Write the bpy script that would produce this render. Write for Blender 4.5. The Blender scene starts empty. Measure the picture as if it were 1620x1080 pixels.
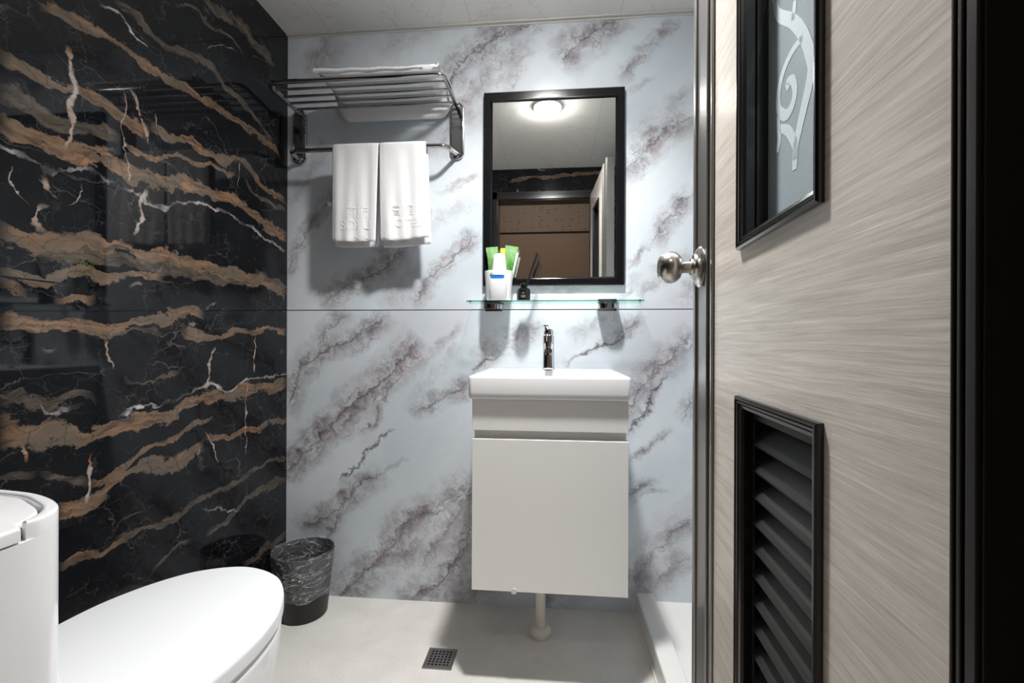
import bpy, bmesh, math, random
from mathutils import Vector, Matrix
random.seed(7)
S = bpy.context.scene
PI = math.pi

# ------------------------------------------------------------------ camera
F = 720.0; CAMZ = 1.038; HY = 541.0
YAW = math.atan(66 / 720); ROLL = 0.0035
FW = Vector((-math.sin(YAW), math.cos(YAW), 0)); RT = Vector((math.cos(YAW), math.sin(YAW), 0)); UP = Vector((0, 0, 1))
CR = RT * math.cos(ROLL) + UP * math.sin(ROLL); CU = UP * math.cos(ROLL) - RT * math.sin(ROLL)
cam = bpy.data.cameras.new('camera'); cam.sensor_width = 36; cam.lens = 36 * F / 1620
cam.shift_y = (HY - 540) / 1620; cam.clip_start = .02
co = bpy.data.objects.new('camera', cam); S.collection.objects.link(co)
co.matrix_world = Matrix(((CR.x, CU.x, -FW.x, 0), (CR.y, CU.y, -FW.y, 0), (CR.z, CU.z, -FW.z, CAMZ), (0, 0, 0, 1)))
S.camera = co
CAM = Vector((0, 0, CAMZ))
def ray(px, py): return CR * ((px - 810) / F) + CU * ((HY - py) / F) + FW
def onX(px, py, v): d = ray(px, py); return CAM + d * (v / d.x)
def onY(px, py, v): d = ray(px, py); return CAM + d * (v / d.y)
def onZ(px, py, v): d = ray(px, py); return CAM + d * ((v - CAMZ) / d.z)

# ------------------------------------------------------------------ world, exposure
w = bpy.data.worlds.new('world'); S.world = w; w.use_nodes = True
w.node_tree.nodes['Background'].inputs[0].default_value = (.5, .55, .6, 1)
w.node_tree.nodes['Background'].inputs[1].default_value = .02
S.view_settings.view_transform = 'Standard'; S.view_settings.look = 'None'
S.view_settings.exposure = 0.02; S.view_settings.gamma = 1; S.view_settings.use_curve_mapping = False
LAMP_STRENGTH = 240.0
BEAM_WATTS = 19.0
BED_FILL_STRENGTH = 25.0
S.cycles.max_bounces = 10; S.cycles.diffuse_bounces = 6; S.cycles.glossy_bounces = 6; S.cycles.transmission_bounces = 8

# ------------------------------------------------------------------ room numbers
XL, XR, YB, YF, YF0, H = -1.095, 1.0, 1.783, .24, .12, 2.295
SEAM = 1.1655

# ------------------------------------------------------------------ node helper
class NB:
    def __init__(s, name):
        s.m = bpy.data.materials.new(name); s.m.use_nodes = True; s.t = s.m.node_tree
        s.b = s.t.nodes['Principled BSDF']; s.out = s.t.nodes['Material Output']
    def put(s, sock, v):
        if hasattr(v, 'links') or isinstance(v, bpy.types.NodeSocket): s.t.links.new(v, sock)
        else: sock.default_value = v
    def n(s, typ, **k):
        n = s.t.nodes.new(typ)
        for a, b in k.items(): setattr(n, a, b)
        return n
    def math(s, op, a, b=None, c=None, clamp=False):
        n = s.n('ShaderNodeMath', operation=op, use_clamp=clamp); s.put(n.inputs[0], a)
        if b is not None: s.put(n.inputs[1], b)
        if c is not None: s.put(n.inputs[2], c)
        return n.outputs[0]
    def add(s, a, b): return s.math('ADD', a, b)
    def sub(s, a, b): return s.math('SUBTRACT', a, b)
    def mul(s, a, b, clamp=False): return s.math('MULTIPLY', a, b, clamp=clamp)
    def mx(s, a, b): return s.math('MAXIMUM', a, b)
    def rng(s, v, a, b, c=0.0, d=1.0, smooth=False):
        n = s.n('ShaderNodeMapRange', interpolation_type='SMOOTHSTEP' if smooth else 'LINEAR')
        s.put(n.inputs['Value'], v)
        for k, x in zip(('From Min', 'From Max', 'To Min', 'To Max'), (a, b, c, d)): s.put(n.inputs[k], x)
        return n.outputs[0]
    def mix(s, f, a, b):
        n = s.n('ShaderNodeMix', data_type='RGBA'); s.put(n.inputs['Factor'], f); s.put(n.inputs['A'], col(a)); s.put(n.inputs['B'], col(b))
        return n.outputs['Result']
    def xyz(s, kind='Object'):
        tc = s.n('ShaderNodeTexCoord'); sp = s.n('ShaderNodeSeparateXYZ'); s.t.links.new(tc.outputs[kind], sp.inputs[0])
        return sp.outputs[0], sp.outputs[1], sp.outputs[2], tc.outputs[kind]
    def vec(s, a, b, c=0.0):
        n = s.n('ShaderNodeCombineXYZ'); s.put(n.inputs[0], a); s.put(n.inputs[1], b); s.put(n.inputs[2], c); return n.outputs[0]
    def noise(s, v, scale, detail=4.0, rough=.55, dist=0.0):
        n = s.n('ShaderNodeTexNoise'); s.put(n.inputs['Vector'], v); s.put(n.inputs['Scale'], scale)
        n.inputs['Detail'].default_value = detail; n.inputs['Roughness'].default_value = rough; n.inputs['Distortion'].default_value = dist
        return n.outputs[0]
    def voro(s, v, scale, feat='DISTANCE_TO_EDGE'):
        n = s.n('ShaderNodeTexVoronoi', feature=feat); s.put(n.inputs['Vector'], v); n.inputs['Scale'].default_value = scale
        return n.outputs['Distance']
    def curve(s, x, pts):
        n = s.n('ShaderNodeFloatCurve'); c = n.mapping.curves[0]
        while len(c.points) > 2: c.points.remove(c.points[1])
        c.points[0].location = pts[0]; c.points[-1].location = pts[-1]
        for p in pts[1:-1]: c.points.new(*p)
        n.mapping.update(); s.put(n.inputs['Value'], x); return n.outputs[0]
    def bump(s, h, strength=.3, dist=.01):
        n = s.n('ShaderNodeBump'); n.inputs['Strength'].default_value = strength; n.inputs['Distance'].default_value = dist
        s.put(n.inputs['Height'], h); s.t.links.new(n.outputs[0], s.b.inputs['Normal'])
    def fin(s, color=None, rough=.5, metal=0.0, spec=.5, **k):
        if color is not None: s.put(s.b.inputs['Base Color'], col(color))
        s.put(s.b.inputs['Roughness'], rough); s.b.inputs['Metallic'].default_value = metal
        s.b.inputs['Specular IOR Level'].default_value = spec
        for a, b in k.items(): s.put(s.b.inputs[a.replace('_', ' ')], b)
        return s.m
    def band(s, x, y, pts, w, rag, soft=.35, fade=True):
        """soft-edged streak following a polyline y=C(x); w half width (number or list); rag = noise 0..1 that frays its width"""
        pts = sorted(pts); x0, x1 = pts[0][0], pts[-1][0]; ys = [p[1] for p in pts]; y0, y1 = min(ys) - .01, max(ys) + .01
        ux = s.rng(x, x0, x1)
        cv = s.curve(ux, [((p[0] - x0) / (x1 - x0), (p[1] - y0) / (y1 - y0)) for p in pts])
        d = s.math('ABSOLUTE', s.sub(y, s.math('MULTIPLY_ADD', cv, y1 - y0, y0)))
        ws = w if isinstance(w, (list, tuple)) else [w] * len(pts)
        e = s.mul(rag, w) if not isinstance(w, (list, tuple)) else s.mul(rag, s.rng(ux, 0, 1, w[0], w[1]))
        m = s.rng(d, s.mul(e, soft), e, 1.0, 0.0, True)
        if fade:
            k = fade if isinstance(fade, float) else .06
            m = s.mul(m, s.mul(s.rng(x, x0, x0 + k), s.rng(x, x1 - k, x1, 1, 0)))
        return m
def col(c):
    if isinstance(c, tuple) and len(c) == 3: return (*c, 1)
    return c
def rgb(r, g, b):
    f = lambda c: (c / 255 / 12.92) if c / 255 <= .04045 else ((c / 255 + .055) / 1.055) ** 2.4
    return (f(r), f(g), f(b), 1)
def simple(name, c, rough=.5, metal=0, spec=.5, nscale=60, namp=.06, bump=0, **k):
    b = NB(name); x, y, z, v = b.xyz()
    n = b.noise(v, nscale, 3)
    c = col(c); c2 = tuple(q * (1 - namp) for q in c[:3]) + (1,)
    if bump: b.bump(n, bump, .002)
    return b.fin(b.mix(n, c2, c), rough, metal, spec, **k)

# ------------------------------------------------------------------ marbles
def c6(*p): return [(a / 2.7, b / 2.7) for a, b in p]
def c7(*p): return [(a / 2.161, 400 + b / 2.161) for a, b in p]
def black_marble(name, mapped=True):
    b = NB(name); x, y, z, v = b.xyz()
    if mapped: U, V = y, z
    else: U, V = b.add(x, 1.2), b.add(z, -.45)
    P = b.vec(U, V)
    n1 = b.noise(P, 5, 5, .6); n2 = b.noise(P, 22, 6, .65); n3 = b.noise(P, 70, 5, .65)
    Vw = b.add(V, b.add(b.mul(b.sub(n1, .5), .05), b.add(b.mul(b.sub(n2, .5), .028), b.mul(b.sub(n3, .5), .010))))
    Uw = b.add(U, b.add(b.mul(b.sub(b.noise(b.vec(U, V, 3.1), 18, 5), .5), .05), b.mul(b.sub(n3, .5), .012)))
    sc1 = b.voro(b.vec(b.add(U, b.mul(b.sub(n2, .5), .03)), V, .5), 9, 'F1'); sc2 = b.voro(b.vec(U, V, 2.5), 38, 'F1')
    Vw = b.add(Vw, b.add(b.mul(b.sub(sc1, .45), .036), b.mul(b.sub(sc2, .45), .007)))
    nA = b.noise(b.vec(b.mul(U, .6), V, 1.7), 16, 6, .7)
    rag = b.rng(nA, .32, .62, .2, 1.2)
    rag2 = b.rng(b.noise(b.vec(U, V, 7.7), 26, 5, .7), .35, .62, .15, 1.4)
    def cv(pts, dx=0):
        o = []
        for px, py in pts:
            q = onX(px, py, XL); o.append((q.y, q.z))
        return o
    E_ = {
     'gold': [
      (c6((160,-10),(250,35),(370,90),(480,170),(560,230),(650,290),(740,340),(830,395),(920,440),(1000,500),(1060,545),(1150,600),(1200,700)), .016),
      (c6((-20,225),(80,285),(180,335),(270,380),(350,400),(430,445),(500,495),(590,545),(640,600)), .022),
      (c6((-20,520),(90,560),(200,600),(300,640),(400,665),(500,700),(600,755),(700,775),(800,785),(900,820),(1000,840),(1070,900),(1140,960),(1225,1010)), .030),
      (c6((640,550),(740,580),(820,600),(900,660),(1000,680),(1060,700),(1130,800),(1220,860)), .022),
      (c6((520,590),(600,650),(700,665),(820,690),(920,720),(1010,735)), .010),
      (c6((-20,985),(100,1020),(220,1040),(320,1050),(400,1035),(500,1060),(600,1085),(700,1090),(800,1110),(950,1150),(1080,1190),(1220,1260)), .028),
      (c7((-10,60),(150,70),(300,75),(400,90),(500,75),(560,95)), .016),
      (c7((-10,105),(60,125),(100,150)), .014), (c7((180,128),(250,132),(330,140)), .010),
      (c7((-10,235),(100,240),(250,245),(330,250),(450,240),(600,215),(700,215)), .024),
      (c7((620,280),(720,280),(800,270),(900,258),(980,262)), .018),
      (c7((-10,610),(100,605),(200,605),(300,615),(370,605),(450,585),(560,550),(650,510),(740,490),(850,465),(980,450)), .032),
      (c7((300,785),(400,745),(480,695),(560,655),(650,600),(730,570)), .010),
      (c7((180,890),(280,860),(350,810),(450,750),(550,725),(620,700),(700,665)), .022),
      (c7((700,632),(800,620),(860,600),(940,565),(985,575)), .014),
      (c7((195,1072),(330,1022),(440,980)), .010)],
     'grey': [
      (c6((480,-10),(560,40),(640,110),(720,185),(800,225),(880,260),(950,340),(1010,400),(1080,490),(1170,600)), .020),
      (c6((860,-10),(950,60),(1040,110),(1110,200),(1180,290)), .024),
      (c6((740,0),(830,50),(900,110),(1000,180),(1050,250)), .009),
      (c6((-20,385),(100,430),(200,490),(300,540),(430,565),(520,590)), .022),
      (c6((1040,740),(1090,820),(1160,880),(1225,900)), .012),
      (c7((130,0),(300,15),(520,40),(640,60),(760,85),(900,90),(985,150)), .028),
      (c7((-10,510),(60,500),(110,530),(180,520),(280,485),(330,530)), .016),
      (c7((130,745),(220,770),(310,780)), .014), (c7((-10,770),(60,757),(130,745)), .012),
      (c7((390,970),(480,955),(600,890),(700,830),(800,790),(900,725),(985,690)), .014),
      (c7((700,950),(790,890),(870,820),(985,765)), .018),
      (c7((520,1075),(600,990),(660,975)), .014), (c7((830,1080),(920,1000),(985,950)), .020),
      (c7((240,250),(420,265),(560,262)), .012),
      (c7((420,420),(500,440),(560,410),(620,400)), .008)],
     'white': [
      (c6((-20,625),(90,660),(200,695),(300,712),(400,720),(480,780),(560,800),(640,850),(740,855),(840,868),(920,890),(1080,985),(1220,1060)), .008),
      (c6((420,0),(500,50),(560,130),(640,205)), .005),
      (c6((880,200),(960,210),(1040,250)), .004),
      (c7((130,520),(200,550),(300,520)), .005),
      (c7((400,560),(520,520),(600,480),(700,455),(800,455),(850,430),(985,412)), .006),
      (c7((120,340),(200,332)), .007), (c7((690,880),(760,872),(830,885)), .004),
      (c7((440,118),(490,98)), .006), (c7((640,262),(680,245)), .006), (c7((700,195),(745,178)), .006), (c7((530,70),(565,36)), .006)],
     'crack': [
      (c6((295,195),(300,300),(318,370),(305,470),(300,560),(283,640)), .008),
      (c6((560,375),(600,500),(640,620)), .006), (c6((525,370),(530,560),(545,700),(550,790)), .002),
      (c6((620,800),(600,930),(578,1010)), .009), (c6((1022,680),(1020,810)), .003),
      (c6((200,870),(160,940),(185,1000)), .010), (c6((185,750),(225,760),(240,850)), .008), (c6((660,480),(665,545)), .005),
      (c7((360,290),(372,350),(385,400)), .005), (c7((728,320),(715,400),(705,470)), .007),
      (c7((308,685),(300,760),(295,860)), .006), (c7((845,440),(840,560),(845,690)), .003),
      (c7((875,280),(870,350),(868,410)), .005), (c7((695,610),(720,650),(740,720)), .004), (c7((80,650),(85,720)), .005),
      (c7((680,660),(678,705)), .004), (c6((40,700),(60,800),(110,860),(130,880)), .002), (c6((350,780),(340,840),(290,880)), .002)],
    }
    def acc(k, r, soft, swap=False, yy=None, fade=.03):
        m = None
        for pts, wd in E_[k]:
            q = cv(pts)
            if swap: mm = b.band(V, Uw, [(c, a) for a, c in q], wd, r, soft, .02)
            else: mm = b.band(U, Vw, q, wd, r, soft, fade)
            m = mm if m is None else b.mx(m, mm)
        return m
    gold = acc('gold', rag, .72); grey = acc('grey', rag, .6); white = acc('white', rag2, .3); crack = acc('crack', rag2, .3, True)
    # streaks running inside the bands
    st = b.noise(b.vec(b.mul(U, 1.0), b.mul(Vw, 7.0), 2.2), 10, 8, .72)
    fine = b.noise(b.vec(U, V, 9.), 120, 4, .7)
    goldc = b.mix(b.rng(st, .36, .64), rgb(54, 46, 40), rgb(142, 112, 88))
    goldc = b.mix(b.rng(b.noise(P, 8, 4), .42, .62, 0, .85), goldc, rgb(92, 84, 74))
    greyc = b.mix(b.rng(st, .35, .65), rgb(40, 37, 35), rgb(100, 90, 80))
    base = b.mix(b.rng(b.noise(b.vec(U, V, 5.), 6, 6, .6), .35, .7), rgb(9, 10, 13), rgb(21, 23, 27))
    base = b.mix(b.rng(fine, .62, .8, 0, .35), base, rgb(60, 62, 66))
    # faint web of hairline cracks
    wv = b.vec(b.add(U, b.mul(b.sub(n2, .5), .12)), b.add(V, b.mul(b.sub(n1, .5), .12)))
    web = b.rng(b.voro(wv, 9), .0, .012, 1, 0)
    web2 = b.rng(b.voro(b.vec(b.add(U, b.mul(b.sub(n2, .5), .09)), V, 4.), 26), .0, .016, 1, 0)
    wm = b.rng(b.noise(b.vec(U, V, 13.), 7, 3), .42, .62)
    web = b.mul(b.mx(b.mul(web, .75), b.mul(web2, .35)), wm)
    dark = b.rng(b.voro(b.vec(Uw, b.mul(Vw, 1.6), 1.), 14), 0, .03, .65, 0)
    c = b.mix(web, base, rgb(92, 88, 84))
    c = b.mix(b.mul(grey, .9), c, greyc)
    c = b.mix(b.mul(gold, .95), c, goldc)
    c = b.mix(b.mul(b.mul(b.mx(gold, grey), dark), .8), c, rgb(26, 22, 20))
    c = b.mix(b.mul(white, b.rng(b.noise(b.vec(b.mul(U, .7), V, 21.), 11, 3), .42, .56, .08, 1.0)), c, b.mix(b.rng(n2, .4, .6), rgb(92, 80, 82), rgb(175, 170, 168)))
    c = b.mix(b.mul(crack, .9), c, b.mix(b.rng(n2, .45, .62), rgb(160, 154, 148), rgb(140, 96, 68)))
    # panel joint
    if mapped: c = b.mix(b.rng(b.math('ABSOLUTE', b.sub(z, SEAM)), .0012, .0022, 1, 0), c, (.004, .004, .005, 1))
    return b.fin(c, .035, 0, .32)
def white_marble(name, base1, base2, vein, dark, mapped=True):
    b = NB(name); x, y, z, v = b.xyz()
    A = math.radians(47)
    ca, sa = math.cos(A), math.sin(A)
    n1 = b.noise(b.vec(x, z), 4, 5, .6); n2 = b.noise(b.vec(x, z, 2.), 16, 6, .62); n3 = b.noise(b.vec(x, z, 4.), 60, 4, .6)
    s_ = b.add(b.mul(x, ca), b.mul(z, sa)); t0 = b.sub(b.mul(z, ca), b.mul(x, sa))
    t_ = b.add(t0, b.add(b.mul(b.sub(n1, .5), .05), b.add(b.mul(b.sub(n2, .5), .10), b.mul(b.sub(n3, .5), .02))))
    u = [ ([(484,122),(507,91),(545,58)],.05,.5,0),([(600,90),(640,60),(690,40)],.04,.3,0),
      ([(707,150),(729,100),(763,76),(790,56),(852,30)],.055,.9,1),([(700,250),(722,180),(760,130),(800,100),(835,60)],.045,.5,0),
      ([(800,150),(818,110),(850,60)],.03,.4,0),
      ([(895,120),(905,80),(925,64),(945,48),(990,26)],.06,.85,1),([(978,131),(991,114),(1016,83),(1042,58),(1075,28)],.025,.6,0),
      ([(980,285),(1000,260),(1027,233),(1058,207),(1105,180)],.05,.75,1),([(985,235),(1010,205),(1050,180),(1110,130)],.03,.3,0),
      ([(1030,390),(1044,371),(1062,340),(1105,300)],.035,.7,1),([(985,425),(1010,405),(1040,375),(1060,350)],.012,.6,0),
      ([(990,150),(1015,135),(1040,124)],.015,.5,0),([(1000,490),(1040,440),(1100,400)],.03,.45,0),([(975,489),(1000,455),(1015,430)],.02,.4,0),([(1070,489),(1085,465),(1110,440)],.03,.5,0),
      ([(445,440),(458,420),(475,384),(495,350),(530,300)],.03,.6,1),([(455,330),(475,290),(500,250),(520,220)],.03,.35,0),
      ([(505,489),(530,465),(573,442),(618,411),(636,384),(680,325)],.05,.7,1),([(600,489),(640,450),(680,425)],.05,.3,0),
      ([(655,489),(676,447),(716,407),(760,365)],.03,.8,1),([(689,309),(724,291),(765,274)],.015,.6,0),([(670,370),(700,340),(765,320)],.03,.25,0),
      ([(672,250),(690,225),(716,198),(760,160)],.045,.35,0),([(780,489),(860,470),(930,440)],.03,.3,0),
      ([(850,470),(900,440),(960,380)],.04,.4,0)]
    l = [ ([(448,650),(460,625),(477,582),(509,559),(556,540),(579,526),(620,493)],.048,.85,1),([(500,560),(520,525),(560,495)],.035,.6,1),
      ([(440,755),(460,735),(496,702),(533,665),(565,637),(611,596),(639,568),(665,530)],.062,.9,1),([(556,679),(584,674),(602,637),(640,585)],.02,.7,1),
      ([(535,765),(556,744),(597,698),(630,680)],.008,.9,1),([(468,836),(500,827),(533,804),(560,776),(610,745)],.045,.75,1),([(515,860),(538,810),(556,776),(570,755)],.02,.7,1),
      ([(650,660),(690,633),(722,619),(750,590)],.038,.7,1),([(640,640),(680,600),(727,540)],.02,.3,0),([(665,575),(699,545),(735,508)],.014,.5,0),
      ([(575,770),(610,745),(650,720)],.010,.4,0),([(530,955),(546,938),(579,906),(616,869),(639,832),(671,813),(713,799),(760,760)],.07,.8,1),
      ([(600,900),(640,880),(670,830)],.04,.6,0),
      ([(635,965),(648,948),(690,924),(718,887),(741,841),(790,800)],.065,.85,1),([(660,900),(690,860),(745,780)],.03,.55,1),
      ([(690,965),(750,930),(850,870),(940,800)],.06,.6,0),([(850,960),(900,930),(960,900)],.06,.6,0),
      ([(950,555),(960,545),(997,517),(1029,499)],.03,.6,1),
      ([(985,695),(997,679),(1015,651),(1039,614),(1060,586)],.014,1,1),([(975,660),(997,637),(1025,596),(1066,559),(1100,520)],.052,.75,1),
      ([(990,728),(1025,707),(1065,675)],.014,.6,1),([(1075,670),(1090,645),(1110,618)],.03,.6,1),([(985,790),(1010,775),(1040,755)],.02,.6,1),([(1000,800),(1030,778),(1070,780)],.008,.5,0),
      ([(1030,885),(1062,846),(1110,818)],.04,.6,1),([(990,940),(1002,924),(1029,887),(1063,850)],.06,.6,0),([(1030,930),(1060,900),(1110,880)],.05,.55,1),
      ([(750,575),(767,561),(791,547),(826,531),(870,510)],.05,.55,0),([(890,580),(934,555),(964,543),(1000,525)],.010,.9,1),([(900,540),(940,515),(990,495)],.03,.35,0),
      ([(740,592),(771,571),(800,560)],.014,.8,1)]
    def tot(lst):
        cl = None; dk = None
        for pts, wd, st, dd in lst:
            q = []
            for px, py in pts:
                p = onY(px, py, YB); q.append((p.x * ca + p.z * sa, p.z * ca - p.x * sa))
            q = sorted(q); q2 = [q[0]]
            for a in q[1:]:
                if a[0] > q2[-1][0] + .004: q2.append(a)
            m = b.mul(b.band(s_, t_, q2, wd * 1.75, 1.0, .0, .06), st)
            cl = m if cl is None else b.mx(cl, m)
            if dd:
                m2 = b.mul(b.band(s_, t_, q2, .0075, b.rng(n2, .35, .6, .2, 1.3), .0, .05), st)
                dk = m2 if dk is None else b.mx(dk, m2)
        return cl, dk
    if mapped:
        cu, du = tot(u); cl, dl = tot(l)
        up = b.math('GREATER_THAN', z, SEAM); dn = b.sub(1.0, up)
        cloud = b.add(b.mul(cu, up), b.mul(cl, dn)); dk = b.add(b.mul(du, up), b.mul(dl, dn))
    else:
        cloud = b.rng(b.noise(b.vec(b.mul(s_, .6), b.mul(t_, 1.6)), 3, 4), .48, .75, 0, .7, True); dk = b.mul(cloud, .0)
    N = b.noise(b.vec(b.mul(s_, .8), b.mul(t_, 1.3), 6.), 13, 7, .62)
    soft = b.mul(b.math('POWER', cloud, .8), b.rng(N, .36, .60, .14, 1.25), clamp=True)
    ridge = b.rng(b.math('ABSOLUTE', b.sub(b.noise(b.vec(b.mul(s_, .9), b.mul(t_, 1.5), 8.), 9, 6, .62, .6), .5)), .0, .022, 1, 0)
    ridge2 = b.rng(b.math('ABSOLUTE', b.sub(b.noise(b.vec(b.mul(s_, .8), b.mul(t_, 1.3), 12.), 20, 5, .6, 1.2), .5)), .0, .02, 1, 0)
    rd = b.mul(b.mul(b.mx(ridge, b.mul(ridge2, .8)), b.math('POWER', cloud, .7)), b.rng(n2, .38, .58, .0, 1.2), clamp=True)
    c = b.mix(b.rng(b.noise(b.vec(b.mul(s_, .5), t_, 1.), 3, 3), .35, .65), base1, base2)
    c = b.mix(b.rng(b.noise(b.vec(b.mul(s_, .5), t_, 15.), 3.2, 4), .48, .68, 0, .38, True), c, rgb(184, 178, 186))
    c = b.mix(soft, c, b.mix(b.rng(n2, .4, .62), vein, rgb(184, 176, 179)))
    c = b.mix(b.mx(b.mul(dk, .75), b.mul(rd, .7)), c, dark)
    if mapped: c = b.mix(b.rng(b.math('ABSOLUTE', b.sub(z, SEAM)), .0012, .0022, 1, 0), c, (.01, .01, .012, 1))
    return b.fin(c, .22, 0, .4)

M = {}
M['black_marble'] = black_marble('black_marble')
M['black_marble2'] = black_marble('black_marble_front', False)
M['white_marble'] = white_marble('white_marble', rgb(192, 202, 210), rgb(212, 219, 225), rgb(112, 106, 112), rgb(56, 50, 54))
def ceil_mat():
    b = NB('ceiling_panel'); x, y, z, v = b.xyz()
    n = b.noise(v, 3, 6, .6, .8); r = b.rng(b.math('ABSOLUTE', b.sub(n, .5)), 0, .012, .35, 0)
    c = b.mix(r, rgb(234, 232, 227), rgb(192, 188, 182))
    j = b.rng(b.math('ABSOLUTE', b.sub(b.math('FRACT', b.mul(b.add(x, 5.26), 1 / .58)), .5)), .0, .003, .5, 0)
    return b.fin(b.mix(j, c, rgb(120, 118, 112)), .35)
M['ceiling'] = ceil_mat()
def floor_mat():
    b = NB('floor_vinyl'); x, y, z, v = b.xyz()
    n = b.noise(v, 9, 4); f = b.noise(v, 160, 4, .6)
    c = b.mix(b.rng(n, .3, .7), rgb(205, 202, 197), rgb(216, 213, 209)); c = b.mix(b.rng(f, .5, .75, 0, .3), c, rgb(150, 146, 140))
    b.bump(f, .15, .001)
    return b.fin(c, .45, 0, .4)
M['floor'] = floor_mat()
def wood_mat():
    b = NB('embossed_pale_wood'); x, y, z, v = b.xyz()
    zz = b.add(z, b.mul(b.sub(b.noise(b.vec(x, b.mul(z, 2.)), 2.2, 3), .5), .014))
    g = b.noise(b.vec(b.mul(x, 2.4), 0.0, b.mul(zz, 44.)), 3.0, 6, .62)
    g2 = b.noise(b.vec(b.mul(x, 2.0), 5.0, b.mul(zz, 62.)), 3.6, 4, .6)
    c = b.mix(b.rng(g, .3, .68), rgb(176, 167, 157), rgb(204, 197, 188)); c = b.mix(b.rng(g2, .50, .75, 0, .6), c, rgb(226, 221, 213))
    c = b.mix(b.rng(g2, .28, .42, .35, 0), c, rgb(145, 134, 123))
    b.bump(b.add(g, b.mul(g2, .7)), .25, .0012)
    return b.fin(c, .30, 0, .7)
M['wood'] = wood_mat()
M['ceramic'] = simple('glazed_white_ceramic', rgb(232, 232, 234), .12, 0, .5, 5, .02)
M['lacquer'] = simple('white_lacquer', rgb(234, 233, 231), .25, 0, .45, 4, .02)
M['lid'] = simple('white_lid_plastic', rgb(230, 232, 235), .22, 0, .4, 5, .02)
M['chrome'] = simple('chrome', (.80, .81, .82), .06, 1, .5, 8, .03)
M['dark_chrome'] = simple('polished_steel', (.50, .50, .51), .10, 1, .5, 8, .06)
M['brushed'] = simple('brushed_nickel', (.52, .50, .47), .27, 1, .5, 40, .08)
M['stile'] = simple('grey_metal_stile', (.36, .35, .335), .30, .9, .5, 20, .1)
M['edge'] = simple('dark_bronze_edging', (.035, .032, .032), .33, .6, .5, 20, .1)
M['blackmetal'] = simple('black_gloss_frame', (.006, .006, .007), .16, 0, .35, 20, .1)
M['blackplastic'] = simple('black_plastic', (.008, .008, .009), .45, 0, .4, 20, .1)
M['frame_black'] = simple('black_gloss_moulding', (.007, .007, .008), .2, 0, .7, 20, .1)
M['slat'] = simple('dark_louver_slats', (.013, .0125, .012), .5, 0, .5, 20, .1)
M['casing'] = simple('dark_door_casing', (.022, .020, .020), .22, .2, .6, 20, .1)
M['pvc'] = simple('cream_pvc', rgb(214, 210, 200), .35, 0, .4, 20, .04)
M['white_plastic'] = simple('white_plastic', rgb(228, 230, 232), .3, 0, .4, 20, .02)
M['trimwhite'] = simple('ceiling_trim', rgb(205, 203, 198), .4, 0, .4, 20, .04)
M['curb'] = simple('white_curb', rgb(214, 214, 212), .25, 0, .5, 10, .03)
M['beige'] = simple('bedroom_wall', rgb(178, 158, 142), .8, 0, .2, 30, .05)
M['yellow'] = simple('yellow_wrapper', rgb(232, 214, 80), .35, 0, .4, 30, .1)
M['blue'] = simple('blue_sachet', rgb(30, 110, 190), .3, 0, .5, 30, .1)
M['gold_ink'] = simple('gold_ink', rgb(190, 175, 140), .4, .3, .5, 30, .1)
M['dark'] = simple('drain_pit_shade', (.004, .004, .004), .6, 0, .3, 20, .1)
M['steel'] = simple('stainless_grate', (.30, .29, .29), .35, .9, .5, 90, .3)
def mirror_mat():
    b = NB('mirror_silver'); x, y, z, v = b.xyz(); n = b.noise(v, 2, 2)
    return b.fin(b.mix(n, (.80, .82, .81), (.84, .85, .84)), .0, 1)
M['mirror'] = mirror_mat()
def towel_mat():
    b = NB('white_terry_cloth'); x, y, z, v = b.xyz()
    n = b.noise(v, 1100, 3, .6); n2 = b.noise(v, 30, 3)
    b.bump(b.add(n, b.mul(n2, .5)), .35, .0012)
    return b.fin(b.mix(n, rgb(214, 214, 216), rgb(236, 236, 238)), .95, 0, .1, Sheen_Weight=.2)
M['towel'] = towel_mat()
def green_mat():
    b = NB('green_foil_wrapper'); x, y, z, v = b.xyz()
    n = b.noise(v, 55, 4, .6, 1.); f = b.rng(z, 0.12, .19)
    c = b.mix(b.rng(n, .35, .65), rgb(48, 108, 40), rgb(104, 156, 76)); c = b.mix(b.mul(f, .7), c, rgb(140, 180, 128))
    b.bump(n, .6, .003)
    return b.fin(c, .22, 0, .6)
M['green'] = green_mat()
def glass_mat(name, tint=(.86, .96, .93), rough=0.0):
    b = NB(name); x, y, z, v = b.xyz(); n = b.noise(v, 3, 2)
    return b.fin(b.mix(n, tint, tuple(q * .98 for q in tint)), rough, 0, .5, Transmission_Weight=1.0, IOR=1.48)
def thin_glass(name, tint, refl):
    b = NB(name); x, y, z, v = b.xyz(); n = b.noise(v, 3, 2)
    tr = b.n('ShaderNodeBsdfTransparent'); b.put(tr.inputs[0], b.mix(n, tint, tuple(q * .99 for q in tint)))
    gl = b.n('ShaderNodeBsdfGlossy'); gl.inputs['Roughness'].default_value = .02; gl.inputs['Color'].default_value = (.9, 1, .97, 1)
    fr = b.n('ShaderNodeFresnel'); fr.inputs['IOR'].default_value = refl
    m = b.n('ShaderNodeMixShader'); b.t.links.new(fr.outputs[0], m.inputs[0]); b.t.links.new(tr.outputs[0], m.inputs[1]); b.t.links.new(gl.outputs[0], m.inputs[2])
    b.t.links.new(m.outputs[0], b.out.inputs[0]); return b.m
M['shelf_glass'] = thin_glass('shelf_glass', (.972, .99, .986), 1.35)
M['glass_edge'] = thin_glass('shelf_glass_edge', (.48, .68, .63), 1.45)
def frosted(name, c1, c2, r, tw):
    b = NB(name); x, y, z, v = b.xyz(); n = b.noise(v, 260, 3, .6)
    b.bump(n, .35, .0008)
    return b.fin(b.mix(n, c1, c2), r, 0, .6, Transmission_Weight=tw, IOR=1.45)
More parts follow.
